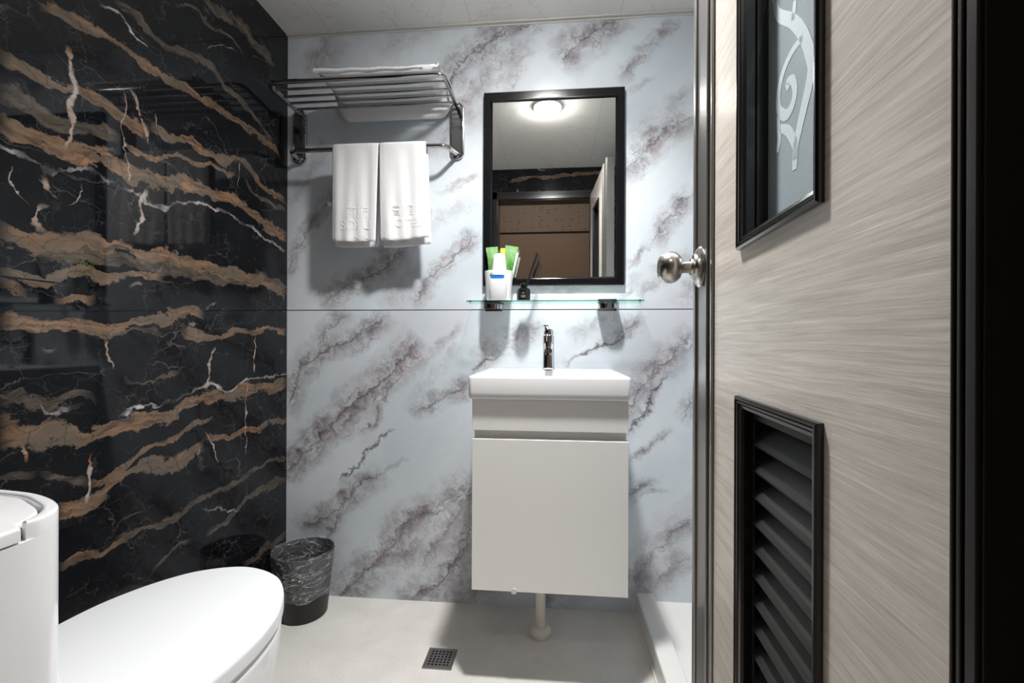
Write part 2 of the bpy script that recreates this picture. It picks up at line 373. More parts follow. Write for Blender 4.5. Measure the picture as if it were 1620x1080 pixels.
M['frost'] = frosted('frosted_glass', rgb(166, 180, 186), rgb(184, 196, 202), .16, .25)
M['etched'] = frosted('etched_scroll_glass', rgb(198, 212, 218), rgb(208, 220, 225), .45, .15)
M['bottle'] = simple('black_glass_bottle', (.006, .006, .007), .06, 0, .6, 20, .1)
def liner_mat():
    b = NB('clear_crinkled_plastic'); x, y, z, v = b.xyz()
    vv = b.vec(b.mul(x, 1.), b.mul(y, 1.), b.mul(z, 2.6))
    n = b.noise(vv, 8, 4, .55, 1.2); n2 = b.noise(vv, 26, 4, .6, 1.2)
    b.bump(b.add(n, b.mul(n2, .5)), 1.0, .035)
    gl = b.n('ShaderNodeBsdfGlossy'); gl.inputs['Roughness'].default_value = .12; gl.inputs['Color'].default_value = (.9, .93, .96, 1)
    df = b.n('ShaderNodeBsdfDiffuse'); df.inputs['Color'].default_value = (.75, .78, .82, 1)
    tr = b.n('ShaderNodeBsdfTransparent')
    bn = [q for q in b.t.nodes if q.type == 'BUMP'][0]
    b.t.links.new(bn.outputs[0], gl.inputs['Normal']); b.t.links.new(bn.outputs[0], df.inputs['Normal'])
    m1 = b.n('ShaderNodeMixShader'); b.put(m1.inputs[0], b.mx(b.rng(b.math('ABSOLUTE', b.sub(n, .5)), .0, .018, .5, .035), b.rng(n2, .60, .70, 0, .35))); b.t.links.new(tr.outputs[0], m1.inputs[1]); b.t.links.new(df.outputs[0], m1.inputs[2])  # whitish streaks along the wrinkles paint highlights on the plastic folds
    m2 = b.n('ShaderNodeMixShader'); m2.inputs[0].default_value = .10; b.t.links.new(m1.outputs[0], m2.inputs[1]); b.t.links.new(gl.outputs[0], m2.inputs[2])
    b.t.links.new(m2.outputs[0], b.out.inputs[0]); return b.m
M['liner'] = liner_mat()
def emis(name, c, s):
    b = NB(name); x, y, z, v = b.xyz(); n = b.noise(v, 2, 2)
    b.fin(b.mix(n, c, tuple(q * .99 for q in c)), .5); b.b.inputs['Emission Color'].default_value = (*c, 1); b.b.inputs['Emission Strength'].default_value = s
    return b.m
M['lamp'] = emis('lamp_diffuser', (1.0, .985, .96), LAMP_STRENGTH)
M['bedfill'] = emis('bedroom_fill_glow', (1.0, .90, .80), BED_FILL_STRENGTH)
def paper_mat():
    b = NB('patterned_wallpaper'); x, y, z, v = b.xyz()
    n = b.n('ShaderNodeTexVoronoi', feature='F1'); b.put(n.inputs['Vector'], b.vec(b.mul(x, 1.), b.mul(b.add(z, y), 2.2))); n.inputs['Scale'].default_value = 11; n.inputs['Randomness'].default_value = .35
    m = b.rng(n.outputs['Distance'], .14, .26, .7, 0)
    return b.fin(b.mix(m, rgb(172, 158, 146), rgb(116, 98, 88)), .8, 0, .2)
M['paper'] = paper_mat()

# ------------------------------------------------------------------ mesh helpers
def obj(name, bm, m, parent=None, smooth=False, loc=None, rot=None, bevel=0, seg=2, angle=35):
    bmesh.ops.recalc_face_normals(bm, faces=bm.faces[:])
    me = bpy.data.meshes.new(name); bm.to_mesh(me); bm.free()
    for q in (m if isinstance(m, (list, tuple)) else [m]): me.materials.append(q)
    o = bpy.data.objects.new(name, me); S.collection.objects.link(o)
    if parent is not None: o.parent = parent
    if loc is not None: o.location = loc
    if rot is not None: o.rotation_euler = rot
    if smooth:
        for p in me.polygons: p.use_smooth = True
        if smooth != 'all':
            try: me.set_sharp_from_angle(angle=math.radians(angle))
            except Exception: pass
    if bevel:
        md = o.modifiers.new('bevel', 'BEVEL'); md.width = bevel; md.segments = seg; md.limit_method = 'ANGLE'; md.angle_limit = math.radians(40)
        for p in me.polygons: p.use_smooth = True
        wn = o.modifiers.new('wn', 'WEIGHTED_NORMAL'); wn.keep_sharp = True
    return o
def thing(name, label, cat, loc=(0, 0, 0), rz=0, group=None):
    o = bpy.data.objects.new(name, None); S.collection.objects.link(o); o.empty_display_size = .05
    o.location = loc; o.rotation_euler = (0, 0, rz); o['label'] = label; o['category'] = cat
    if group: o['group'] = group
    return o
def tag(o, label, cat, group=None):
    o['label'] = label; o['category'] = cat
    if group: o['group'] = group
    return o
def struct(o): o['kind'] = 'structure'; return o
def box(bm, x0, x1, y0, y1, z0, z1, mi=0):
    vs = [bm.verts.new(p) for p in ((x0,y0,z0),(x1,y0,z0),(x1,y1,z0),(x0,y1,z0),(x0,y0,z1),(x1,y0,z1),(x1,y1,z1),(x0,y1,z1))]
    for f in ((0,3,2,1),(4,5,6,7),(0,1,5,4),(1,2,6,5),(2,3,7,6),(3,0,4,7)):
        bm.faces.new([vs[i] for i in f]).material_index = mi
    return vs
def boxm(*a): bm = bmesh.new(); box(bm, *a); return bm
def loft(bm, rings, cap0=True, cap1=True, mi=0, closed=True):
    R = [[bm.verts.new(p) for p in r] for r in rings]; n = len(R[0])
    for a, b in zip(R, R[1:]):
        for i in range(n if closed else n - 1):
            bm.faces.new((a[i], a[(i+1) % n], b[(i+1) % n], b[i])).material_index = mi
    if cap0: bm.faces.new(R[0][::-1]).material_index = mi
    if cap1: bm.faces.new(R[-1]).material_index = mi
    return R
def lathe(bm, prof, n=40, c=(0, 0, 0), axis='Z', cap=True, mi=0):
    rings = []
    for r, h in prof:
        ring = []
        for i in range(n):
            a = 2 * PI * i / n; p = (r * math.cos(a), r * math.sin(a), h)
            if axis == 'X': p = (h, p[0], p[1])
            if axis == 'Y': p = (p[0], h, p[1])
            ring.append((c[0] + p[0], c[1] + p[1], c[2] + p[2]))
        rings.append(ring)
    return loft(bm, rings, cap, cap, mi)
def tube(bm, pts, r, n=14, mi=0):
    pts = [Vector(p) for p in pts]; rings = []; up = None
    for i, p in enumerate(pts):
        t = ((pts[i+1] - p) if i == 0 else (p - pts[i-1]) if i == len(pts) - 1 else (pts[i+1] - p).normalized() + (p - pts[i-1]).normalized()).normalized()
        if up is None: up = t.orthogonal().normalized()
        up = (up - t * up.dot(t)).normalized(); s = t.cross(up)
        rr = r[i] if isinstance(r, (list, tuple)) else r
        rings.append([p + (up * math.cos(2*PI*k/n) + s * math.sin(2*PI*k/n)) * rr for k in range(n)])
    loft(bm, rings, mi=mi)
def rounded_path(pts, r, k=7):
    pts = [Vector(p) for p in pts]; out = [pts[0]]
    for a, b, c in zip(pts, pts[1:], pts[2:]):
        d1 = (a - b).normalized(); d2 = (c - b).normalized()
        p, q = b + d1 * r, b + d2 * r
        for i in range(k + 1):
            t = i / k; out.append(p * (1-t)**2 + b * 2*t*(1-t) + q * t*t)
    out.append(pts[-1]); return out
def prism(bm, outline, z0, z1, bev=0, k=3, mi=0):
    """outline (x,y) extruded z0..z1 with rounded top edge of size bev (shrinks toward its centroid offset)"""
    n = len(outline)
    def inset(d):
        o = []
        for i in range(n):
            a, b, c = Vector(outline[i-1]), Vector(outline[i]), Vector(outline[(i+1) % n])
            t = (c - a).normalized(); nn = Vector((-t.y, t.x)); o.append(b + nn * d)
        return o
    area = sum(outline[i-1][0]*outline[i][1] - outline[i][0]*outline[i-1][1] for i in range(n))
    sg = 1 if area > 0 else -1
    rings = [[(p[0], p[1], z0) for p in outline]]
    if bev:
        for i in range(k + 1):
            a = PI/2 * i / k; rings.append([(p.x, p.y, z1 - bev + bev * math.sin(a)) for p in inset(sg * bev * (1 - math.cos(a)))])
    else: rings.append([(p[0], p[1], z1) for p in outline])
    loft(bm, rings, mi=mi)
def rrect(x0, x1, y0, y1, r, k=6):
    o = []
    for cx, cy, a0 in ((x1-r, y1-r, 0), (x0+r, y1-r, 90), (x0+r, y0+r, 180), (x1-r, y0+r, 270)):
        for i in range(k + 1):
            a = math.radians(a0 + 90*i/k); o.append((cx + r*math.cos(a), cy + r*math.sin(a)))
    return o
def apply_bool(o, cutters):
    for c in cutters:
        md = o.modifiers.new('b', 'BOOLEAN'); md.operation = 'DIFFERENCE'; md.object = c; md.solver = 'EXACT'
    bpy.context.view_layer.update()
    dg = bpy.context.evaluated_depsgraph_get()
    me = bpy.data.meshes.new_from_object(o.evaluated_get(dg)); o.modifiers.clear(); o.data = me
    for c in cutters: bpy.data.objects.remove(c, do_unlink=True)
def text_mesh(name, s, size, m, parent, loc, rot, extrude=.001, bevel=0.0, align='CENTER'):
    cu = bpy.data.curves.new(name, 'FONT'); cu.body = s; cu.size = size; cu.extrude = extrude; cu.bevel_depth = bevel; cu.align_x = align
    t = bpy.data.objects.new(name, cu); S.collection.objects.link(t); bpy.context.view_layer.update()
    me = bpy.data.meshes.new_from_object(t.evaluated_get(bpy.context.evaluated_depsgraph_get()))
    bpy.data.objects.remove(t, do_unlink=True); me.materials.clear(); me.materials.append(m)
    o = bpy.data.objects.new(name, me); S.collection.objects.link(o); o.parent = parent; o.location = loc; o.rotation_euler = rot
    return o

# ------------------------------------------------------------------ room shell
T = .10
struct(obj('wall_left', boxm(XL - T, XL, YF0, YB + T, -.1, H + .1), M['black_marble']))
struct(obj('wall_back', boxm(XL, XR, YB, YB + T, -.1, H + .1), M['white_marble']))
struct(obj('wall_right', boxm(XR, XR + T, YF0, YB + T, -.1, H + .1), M['white_marble']))
DX0, DX1, DZ = -.425, .335, 2.085      # doorway
bm = bmesh.new()
box(bm, XL, DX0, YF0, YF, -.1, H + .1); box(bm, DX1, XR, YF0, YF, -.1, H + .1); box(bm, DX0, DX1, YF0, YF, DZ, H + .1)
struct(obj('wall_front', bm, M['black_marble2']))
struct(obj('floor', boxm(XL, XR, YF0, YB, -.1, 0), M['floor']))
struct(obj('ceiling', boxm(XL, XR, YF, YB, H, H + .1), M['ceiling']))
bm = bmesh.new(); box(bm, XL, XR, YB - .016, YB, H - .006, H); box(bm, XL, XR, YB - .004, YB, H - .012, H - .006)
struct(obj('trim_1', bm, M['trimwhite'], bevel=.003))
bm = bmesh.new()                                       # dark casing around the doorway
def casing(bm, y0, y1, wd, zt):
    box(bm, DX0 - wd, DX0 + .012, y0, y1, 0, zt); box(bm, DX1 - .012, DX1 + wd, y0, y1, 0, zt); box(bm, DX0 - wd, DX1 + wd, y0, y1, DZ - .012, zt)
box(bm, DX0, DX0 + .018, YF0, YF, 0, DZ); box(bm, DX1 - .018, DX1, YF0, YF, 0, DZ); box(bm, DX0, DX1, YF0, YF, DZ - .018, DZ)
for y0, y1, wd, zt in ((YF, YF + .008, .045, DZ + .045), (YF + .008, YF + .016, .022, DZ + .022), (YF0 - .01, YF0, .045, DZ + .045)): casing(bm, y0, y1, wd, zt)
struct(obj('trim_2', bm, M['casing'], bevel=.002))

# shower side: curb and raised floor
bm = bmesh.new(); o2 = [(.318, YB), (.318, 1.03), (XR, 1.03), (XR, 1.095), (.383, 1.095), (.383, YB)]
prism(bm, o2, 0, .082); struct(obj('trim_3', bm, M['curb'], bevel=.006))
struct(obj('floor_shower', boxm(.383, XR, 1.095, YB, 0, .050), M['curb']))
bm = bmesh.new(); tube(bm, [(.315, YB, .004), (.315, 1.03, .004)], .004, 8)
struct(obj('trim_4', bm, M['pvc']))

# bedroom behind the camera, seen in the mirror
BX0, BX1, BY0, BH = -2.0, 1.8, -2.08, 2.62
struct(obj('wall_bedroom_far', boxm(BX0, BX1, BY0 - T, BY0, 0, 2.38), M['beige']))
struct(obj('wall_bedroom_frieze', boxm(BX0, BX1, BY0 - T, BY0, 2.395, 3.2), M['paper']))
struct(obj('trim_5', boxm(BX0, BX1, BY0 - T, BY0 + .012, 2.38, 2.395), M['casing']))
struct(obj('wall_bedroom_left', boxm(BX0 - T, BX0, BY0, YF0 - .01, 0, 3.2), M['beige']))
struct(obj('wall_bedroom_right', boxm(BX1, BX1 + T, BY0, YF0 - .01, 0, 3.2), M['beige']))
bm = bmesh.new()
box(bm, BX0, DX0 - .045, YF0 - .01, YF0, 0, 3.2); box(bm, DX1 + .045, BX1, YF0 - .01, YF0, 0, 3.2); box(bm, DX0 - .045, DX1 + .045, YF0 - .01, YF0, DZ + .045, 3.2)
struct(obj('wall_bedroom_near', bm, M['beige']))
struct(obj('floor_bedroom', boxm(BX0, BX1, BY0, YF0, -.1, 0), M['beige']))
struct(obj('ceiling_bedroom', boxm(BX0, BX1, BY0, YF0, 3.2, 3.3), M['paper']))
lt = thing('bedroom_fill_lamp', 'added round warm fill lamp, unseen on the bedroom ceiling outside the doorway', 'ceiling lamp', (-.2, -1.0, 3.2))  # unseen lamp, added as warm fill for the bedroom and through the doorway
bm = bmesh.new(); lathe(bm, [(.20, 0), (.21, -.02), (.21, -.04)], 40); obj('base', bm, M['white_plastic'], lt, True)
bm = bmesh.new(); lathe(bm, [(.19, -.041), (.17, -.07), (.10, -.09), (.01, -.095)], 40); obj('diffuser', bm, M['bedfill'], lt, True)

# ------------------------------------------------------------------ ceiling lamp of the bathroom
LP = (-.037, 1.11)
lt = thing('ceiling_lamp', 'round white ceiling lamp glowing above the middle of the bathroom, seen in the mirror', 'ceiling lamp', (*LP, H))
bm = bmesh.new(); lathe(bm, [(.072, 0), (.076, -.003), (.076, -.010), (.0705, -.0115)], 48); obj('base', bm, M['white_plastic'], lt, True)
bm = bmesh.new(); lathe(bm, [(.070, -.0118), (.068, -.0200), (.056, -.0280), (.03, -.0330), (.004, -.0345)], 48); obj('diffuser', bm, M['lamp'], lt, True)

la = bpy.data.lights.new('lamp_beam', 'AREA'); la.shape = 'DISK'; la.size = .095; la.energy = BEAM_WATTS; la.spread = math.radians(128); la.color = (1, .985, .96)
lo = bpy.data.objects.new('lamp_beam', la); S.collection.objects.link(lo); lo.parent = lt; lo.location = (0, 0, -.036)

# ------------------------------------------------------------------ door
DA = math.radians(3.3); DL = .68; DT = .043; ZT = 2.07
rz = PI/2 - DA
# leaf local: x from hinge to latch, y out of the visible face, z up
def ring_cut(bm, s0, s1, y0, y1, z0, z1, holes):
    zs = sorted({z0, z1, *[h[2] for h in holes], *[h[3] for h in holes]}); xs = sorted({s0, s1, *[h[0] for h in holes], *[h[1] for h in holes]})
    for a, b_ in zip(zs, zs[1:]):
        if not any(h[2] <= a and b_ <= h[3] for h in holes): box(bm, s0, s1, y0, y1, a, b_); continue
        x = s0
        for h in [h for h in holes if h[2] <= a and b_ <= h[3]]:
            box(bm, x, h[0], y0, y1, a, b_); x = h[1]
        box(bm, x, s1, y0, y1, a, b_)
WIN = (.1785, .415, 1.175, 1.93); LOU = (.1785, .419, .26, .9602); fw = .018
hol = [(WIN[0] + .006, WIN[1] - .006, WIN[2] + .006, WIN[3] - .006), (LOU[0] + .006, LOU[1] - .006, LOU[2] + .006, LOU[3] - .006)]
bm = bmesh.new(); ring_cut(bm, .022, .5463, -DT, 0, .012, ZT, hol)
bmesh.ops.remove_doubles(bm, verts=bm.verts[:], dist=1e-5)
door = obj('door_1', bm, M['wood'], None, loc=(.2516, .29, 0), rot=(0, 0, rz)); struct(door)
door['label'] = 'pale wood-grain bathroom door standing open on the right'
bm = bmesh.new(); box(bm, 0, .022, -DT, .001, .012, ZT)
for a, b_ in ((.0015, .0095), (.0125, .0160), (.0185, .0212)): box(bm, a, b_, .001, .004, .012, ZT)
obj('hinge_edging', bm, M['edge'], door, bevel=.0008)['label'] = 'dark bronze ribbed edging on the hinge side'
bm = bmesh.new(); box(bm, .5463, .681, -DT, .0005, .012, ZT)
box(bm, .5463, .556, .0005, .005, .012, ZT); box(bm, .580, .590, .0005, .005, .012, ZT); box(bm, .664, .681, .0005, .005, .012, ZT)
obj('latch_stile', bm, M['stile'], door, bevel=.0015)['label'] = 'grey metal stile with raised ridges on the latch side'
def frame_mesh(R, prot, depth, wdt):
    # stepped moulding: outer bevel, face, inner step down to depth
    prof = [(0, 0), (.0005, prot*.7), (.003, prot), (wdt*.28, prot), (wdt*.33, prot*.45), (wdt*.40, prot*.8), (wdt*.58, prot*.75), (wdt*.63, prot*.2), (wdt*.70, prot*.5), (wdt*.95, prot*.3), (wdt, -.002), (wdt, -depth*.45), (wdt+.004, -depth*.5), (wdt+.004, -depth)]
    bm = bmesh.new(); rings = []
    for d, h in prof:
        s0, s1, z0, z1 = R[0]+d, R[1]-d, R[2]+d, R[3]-d
        rings.append([(s0, h, z0), (s1, h, z0), (s1, h, z1), (s0, h, z1)])
    loft(bm, rings, False, False); return bm
for nm, R, dep in (('window_frame', WIN, .030), ('louver_frame', LOU, .030)):
    fo = obj(nm, frame_mesh(R, .0075, dep, fw), M['frame_black'], door)
    fo['label'] = 'black moulded frame around the ' + ('glass' if nm[0] == 'w' else 'louver vent')
gw = (WIN[0] + fw, WIN[1] - fw, WIN[2] + fw, WIN[3] - fw)
bm = bmesh.new(); box(bm, gw[0], gw[1], -.036, -.030, gw[2], gw[3])
# etched scrolls: thin raised strokes on the pane
def doorpt(px, py, off):
    d = ray(px, py); n = Vector((-math.cos(DA), math.sin(DA), 0)); P0 = Vector((.2516, .29, 0)) + n * off
    t = n.dot(P0 - CAM) / n.dot(d); p = CAM + d * t - P0
    return (p.x * math.sin(DA) + p.y * math.cos(DA), p.z)
def cr2(*p): return [doorpt(1090 + a / 2.571, b / 2.571, -.030) for a, b in p]
def smooth_line(pts, k=8):
    pts = [Vector(p) for p in pts]; out = []
    P = [pts[0]*2 - pts[1]] + pts + [pts[-1]*2 - pts[-2]]
    for i in range(1, len(P) - 2):
        for j in range(k):
            t = j / k; a, b, c, d = P[i-1:i+3]
            out.append(.5*((2*b) + (-a+c)*t + (2*a-5*b+4*c-d)*t*t + (-a+3*b-3*c+d)*t**3))
    out.append(pts[-1]); return out
strokes = [(cr2((350,0),(365,60),(420,85),(460,130),(485,190),(500,260),(490,340),(470,430),(450,520),(435,600),(430,690)), .007),
  (cr2((465,150),(420,210),(385,290),(365,380),(368,450),(395,468),(420,430),(432,370),(422,325),(402,335),(405,362)), .005),
  (cr2((362,470),(368,560),(360,620)), .004), (cr2((372,520),(405,535),(432,590),(432,650)), .005), (cr2((432,0),(426,60),(420,85)), .004),
  ]
zt = cr2((350, 0))[0]
strokes += [([(zt[0], zt[1]), (zt[0] + .02, zt[1] + .05), (zt[0] - .02, zt[1] + .10), (zt[0] - .05, zt[1] + .06)], .006)]
for pts, wd in strokes:
    ln = smooth_line(pts); rr = []
    for i, p in enumerate(ln):
        t = (ln[min(i+1, len(ln)-1)] - ln[max(i-1, 0)]); t = t.normalized() if t.length > 1e-6 else Vector((0, 1)); nn = Vector((-t.y, t.x)) * wd * 1.35 * (.6 + .45 * math.sin(PI * (i + 2) / (len(ln) + 4)))
        for q in (p + nn, p - nn): q.x = min(max(q.x, gw[0] + .005), gw[1] - .005); q.y = min(max(q.y, gw[2] + .004), gw[3] - .004); rr.append(q)
    vs = [(bm.verts.new((q.x, -.0298, q.y)), bm.verts.new((q.x, -.0296, q.y))) for q in rr]
    for i in range(0, len(vs) - 3, 2):
        a, b_, c, d = vs[i], vs[i+1], vs[i+3], vs[i+2]
        for f in ((a[1], b_[1], c[1], d[1]), (a[0], a[1], d[1], d[0]), (b_[0], c[0], c[1], b_[1])):
            try: bm.faces.new(f).material_index = 1
            except ValueError: pass
po = obj('glass_pane', bm, [M['frost'], M['etched']], door); po['label'] = 'frosted glass pane with curling scroll pattern'
# louver slats
bm = bmesh.new(); lw = (LOU[0] + fw + .002, LOU[1] - fw - .002)
z = LOU[2] + fw + .004
while z < LOU[3] - fw - .03:
    y0, y1 = -.036, -.012; th = .004
    ring = lambda x: [(x, y0, z + .032), (x, y0, z + .032 + th), (x, y1 - .003, z + .006 + th), (x, y1, z + .004), (x, y1 - .002, z)]
    loft(bm, [ring(lw[0]), ring(lw[1])]); z += .038
box(bm, lw[0], lw[1], -.0405, -.037, LOU[2] + fw, LOU[3] - fw)
box(bm, lw[0], lw[1], -.034, -.014, z, LOU[3] - fw - .003)
obj('louver_slats', bm, M['slat'], door)['label'] = 'dark slanted ventilation slats'
# knob
kz = 1.185; ks = .623
kn = bmesh.new(); lathe(kn, [(.039, .0052), (.0395, .007), (.036, .0105), (.026, .0150), (.0235, .019), (.0165, .0215), (.0155, .0235)], 48, (ks, 0, kz), 'Y')
rose = obj('door_handle', kn, M['brushed'], door, True, angle=30); rose['label'] = 'round brushed metal door knob with stepped rose'
kb = bmesh.new(); lathe(kb, [(.0118, .0235), (.0115, .036), (.0125, .039), (.0225, .0435), (.0290, .0510), (.0312, .060), (.0295, .070), (.0245, .0785), (.0195, .0825), (.0185, .0815), (.003, .0825)], 48, (ks, 0, kz), 'Y')
obj('knob', kb, M['brushed'], rose, True, angle=40)

# ------------------------------------------------------------------ mirror
mt = thing('wall_mirror', 'rectangular black-framed wall mirror above the glass shelf', 'mirror', (0, YB, 0))
mo = (-.2755, .2665, 1.2580, 2.0125); mi_ = (-.2415, .2330, 1.2895, 1.9755)
bm = bmesh.new(); rings = []
for (a, h) in ((0, -.0005), (0, -.019), (.1, -.022), (.8, -.022), (.86, -.019), (1, -.014), (1, -.0005)):
    x0 = mo[0] + (mi_[0]-mo[0])*a; x1 = mo[1] + (mi_[1]-mo[1])*a; z0 = mo[2] + (mi_[2]-mo[2])*a; z1 = mo[3] + (mi_[3]-mo[3])*a
    rings.append([(x0, h, z0), (x1, h, z0), (x1, h, z1), (x0, h, z1)])
loft(bm, rings, False, False); obj('frame', bm, M['blackmetal'], mt)['label'] = 'glossy black frame'
obj('mirror_glass', boxm(mi_[0] + .0005, mi_[1] - .0005, -.013, -.004, mi_[2] + .0005, mi_[3] - .0005), M['mirror'], mt)

# ------------------------------------------------------------------ wash basin, faucet, cabinet
bx0, bx1, by0 = -.2560, .2265, 1.350; zb, zt_ = .866, .9365
bs = bmesh.new()
R0 = lambda d, z: [(x, y, z) for x, y in rrect(bx0 + d, bx1 - d, by0 + d, YB - .001, .014)]
loft(bs, [R0(.006, zb), R0(.0025, zb + .002), R0(.0005, zb + .006), R0(-.0005, zb + .02), R0(0, zt_ - .008), R0(.0008, zt_ - .004), R0(.003, zt_ - .0012), R0(.007, zt_)])
basin = obj('wash_basin', bs, M['ceramic'], None)
cb = bmesh.new()
R1 = lambda d, z, r: [(x, y, z) for x, y in rrect(bx0 + .028 + d, bx1 - .028 - d, by0 + .028 + d, 1.640 - d, r)]
loft(cb, [R1(.05, zb + .018, .06), R1(.02, zb + .024, .06), R1(.006, zb + .045, .05), R1(.0, zt_ - .004, .045), R1(-.003, zt_ + .002, .045)])
cut = obj('cut', cb, M['ceramic'], None); apply_bool(basin, [cut])
for p in basin.data.polygons: p.use_smooth = True
basin.data.set_sharp_from_angle(angle=math.radians(40))
tag(basin, 'white rectangular ceramic wash basin with thick square rim on the white cabinet', 'basin')
bm = bmesh.new(); lathe(bm, [(.022, 0), (.022, .002), (.012, .0035)], 32, (-.015, 1.50, zb + .0185)); obj('drain_ring', bm, M['chrome'], basin, True)

ft = thing('faucet', 'chrome single-lever faucet standing at the back of the wash basin', 'faucet', (-.0185, 1.70, zt_))
bm = bmesh.new()                                       # squared tapering body
def sq(wd, dp, z, yo=0, r=.0165): return [(x, y + yo, z) for x, y in rrect(-wd/2, wd/2, -dp/2, dp/2, r, 4)]
loft(bm, [sq(.046, .046, 0), sq(.046, .046, .006), sq(.0445, .043, .008), sq(.042, .040, .06), sq(.041, .039, .105, -.001), sq(.042, .042, .125, -.002), sq(.036, .036, .129, -.002)])
obj('body', bm, M['chrome'], ft, True, angle=30)
bm = bmesh.new()                                       # spout reaching toward the room
def sp(y, z, wd, h): return [(x, y, z + q) for x, q in rrect(-wd/2, wd/2, -h/2, h/2, h*.3, 4)]
loft(bm, [sp(-.010, .088, .034, .034), sp(-.04, .085, .032, .028), sp(-.08, .080, .030, .020), sp(-.115, .074, .028, .016), sp(-.125, .0725, .026, .014)])
so = obj('spout', bm, M['chrome'], ft, True, angle=40)
bm = bmesh.new(); lathe(bm, [(.010, .057), (.010, .066)], 24, (0, -.108, 0)); obj('aerator', bm, M['dark_chrome'], so, True)
bm = bmesh.new()
loft(bm, [sq(.036, .036, .130, -.002), sq(.038, .038, .136, -.002), sq(.034, .034, .146, -.004), sq(.020, .02, .149, -.006)])
def lv(y, z, wd, h, xo): return [(x + xo, y, z + q) for x, q in rrect(-wd/2, wd/2, -h/2, h/2, h*.3, 3)]
loft(bm, [lv(.004, .146, .024, .008, 0), lv(-.03, .152, .022, .006, -.004), lv(-.07, .158, .020, .0045, -.008), lv(-.085, .160, .016, .004, -.009)])
obj('lever', bm, M['chrome'], ft, True, angle=40)

cx0, cx1, cy0 = -.2452, .2202, 1.362; cz0, cz1 = .288, .8655
ct = thing('vanity_cabinet', 'white wall-hung vanity cabinet with one door under the wash basin', 'cabinet', (0, YB, 0))
ct_y = lambda y: y - YB
bm = bmesh.new()
box(bm, cx0 + .0015, cx1 - .0015, ct_y(cy0 + .020), ct_y(YB - .001), cz0, .7455); box(bm, cx0 + .003, cx1 - .003, ct_y(cy0 + .026), ct_y(YB - .001), .7455, .7715); box(bm, cx0 + .0015, cx1 - .0015, ct_y(cy0 + .018), ct_y(YB - .001), .7715, cz1 - .001)
obj('body', bm, M['lacquer'], ct, bevel=.001)
obj('top_panel', boxm(cx0, cx1, ct_y(cy0), ct_y(cy0 + .0175), .7715, cz1 - .001), M['lacquer'], ct, bevel=.0012)
dz = .7455
obj('door', boxm(cx0, cx1, ct_y(cy0), ct_y(cy0 + .0185), cz0, dz), M['lacquer'], ct, bevel=.0012)
q = onY(813, 935, cy0); bm = bmesh.new()
lathe(bm, [(.0085, ct_y(cy0) - .0015), (.0095, ct_y(cy0) - .0002)], 24, (q.x, 0, cz0 + .002), 'Y'); obj('bumper', bm, M['pvc'], ct, True)['label'] = 'small clear round bumper at the lower edge'

dp = thing('drain_pipe', 'cream plastic drain pipe running from the cabinet into the floor', 'pipe', (-.044, 1.62, 0))
bm = bmesh.new(); lathe(bm, [(.0175, .012), (.0175, .2875)], 32); obj('pipe', bm, M['pvc'], dp, True)
bm = bmesh.new(); lathe(bm, [(.037, 0), (.040, .006), (.039, .020), (.033, .030), (.022, .034), (.0185, .034)], 40); obj('flange', bm, M['pvc'], dp, True, angle=50)

# ------------------------------------------------------------------ glass shelf
zs = 1.1885
sh = thing('glass_shelf', 'clear glass shelf on two chrome brackets below the mirror', 'shelf', (0, YB, zs))
bm = bmesh.new(); prism(bm, rrect(-.325, .324, 1.660 - YB, -.014, .012), -.0022, .003)
for f in bm.faces:
    f.normal_update()
    if abs(f.normal.z) < .5: f.material_index = 1
obj('glass_plate', bm, [M['shelf_glass'], M['glass_edge']], sh)
for xa, xb in ((-.272, -.197), (.165, .243)):
    bm = bmesh.new()
    o3 = rrect(xa, xb, -.085, -.0005, .03, 8); o3 = [p if p[1] < -.04 else (xa if p[0] < (xa+xb)/2 else xb, p[1]) for p in o3]
    prism(bm, o3, -.0245, -.0035, .002, 2); box(bm, xa + .004, xb - .004, -.016, -.0005, -.03, .016)
    obj('bracket', bm, M['dark_chrome'], sh, bevel=.001)

# cup with its slot, seen from the front
cxp, cyp = -.2065, 1.705
def cup_ring(r, z, n=48): return [(r*1.0*math.copysign(abs(math.cos(a))**.72, math.cos(a)), r*.86*math.copysign(abs(math.sin(a))**.72, math.sin(a)), z) for a in [2*PI*i/n for i in range(n)]]
bm = bmesh.new(); r0, r1, hc = .0450, .0530, .111
loft(bm, [cup_ring(r0 - .003, 0), cup_ring(r0, .003), cup_ring(r1, hc - .001), cup_ring(r1 - .001, hc), cup_ring(r1 - .0025, hc - .001), cup_ring(r0 - .003, .005)])
cup = obj('toiletry_cup', bm, M['white_plastic'], None, loc=(cxp, cyp, zs + .0032))
bm = bmesh.new(); pr = [(x, z + .091) for x, z in rrect(-.030, .028, -.0112, .0112, .0108, 6)]
loft(bm, [[(x, -.075, z) for x, z in pr], [(x, -.02, z) for x, z in pr]])
cut = obj('cut', bm, M['white_plastic'], None, loc=(cxp, cyp, zs + .0032)); apply_bool(cup, [cut])
for p in cup.data.polygons: p.use_smooth = True
cup.data.set_sharp_from_angle(angle=math.radians(40))
tag(cup, 'white plastic cup with an oval slot on the left of the glass shelf', 'cup')
ZC = zs + .0032
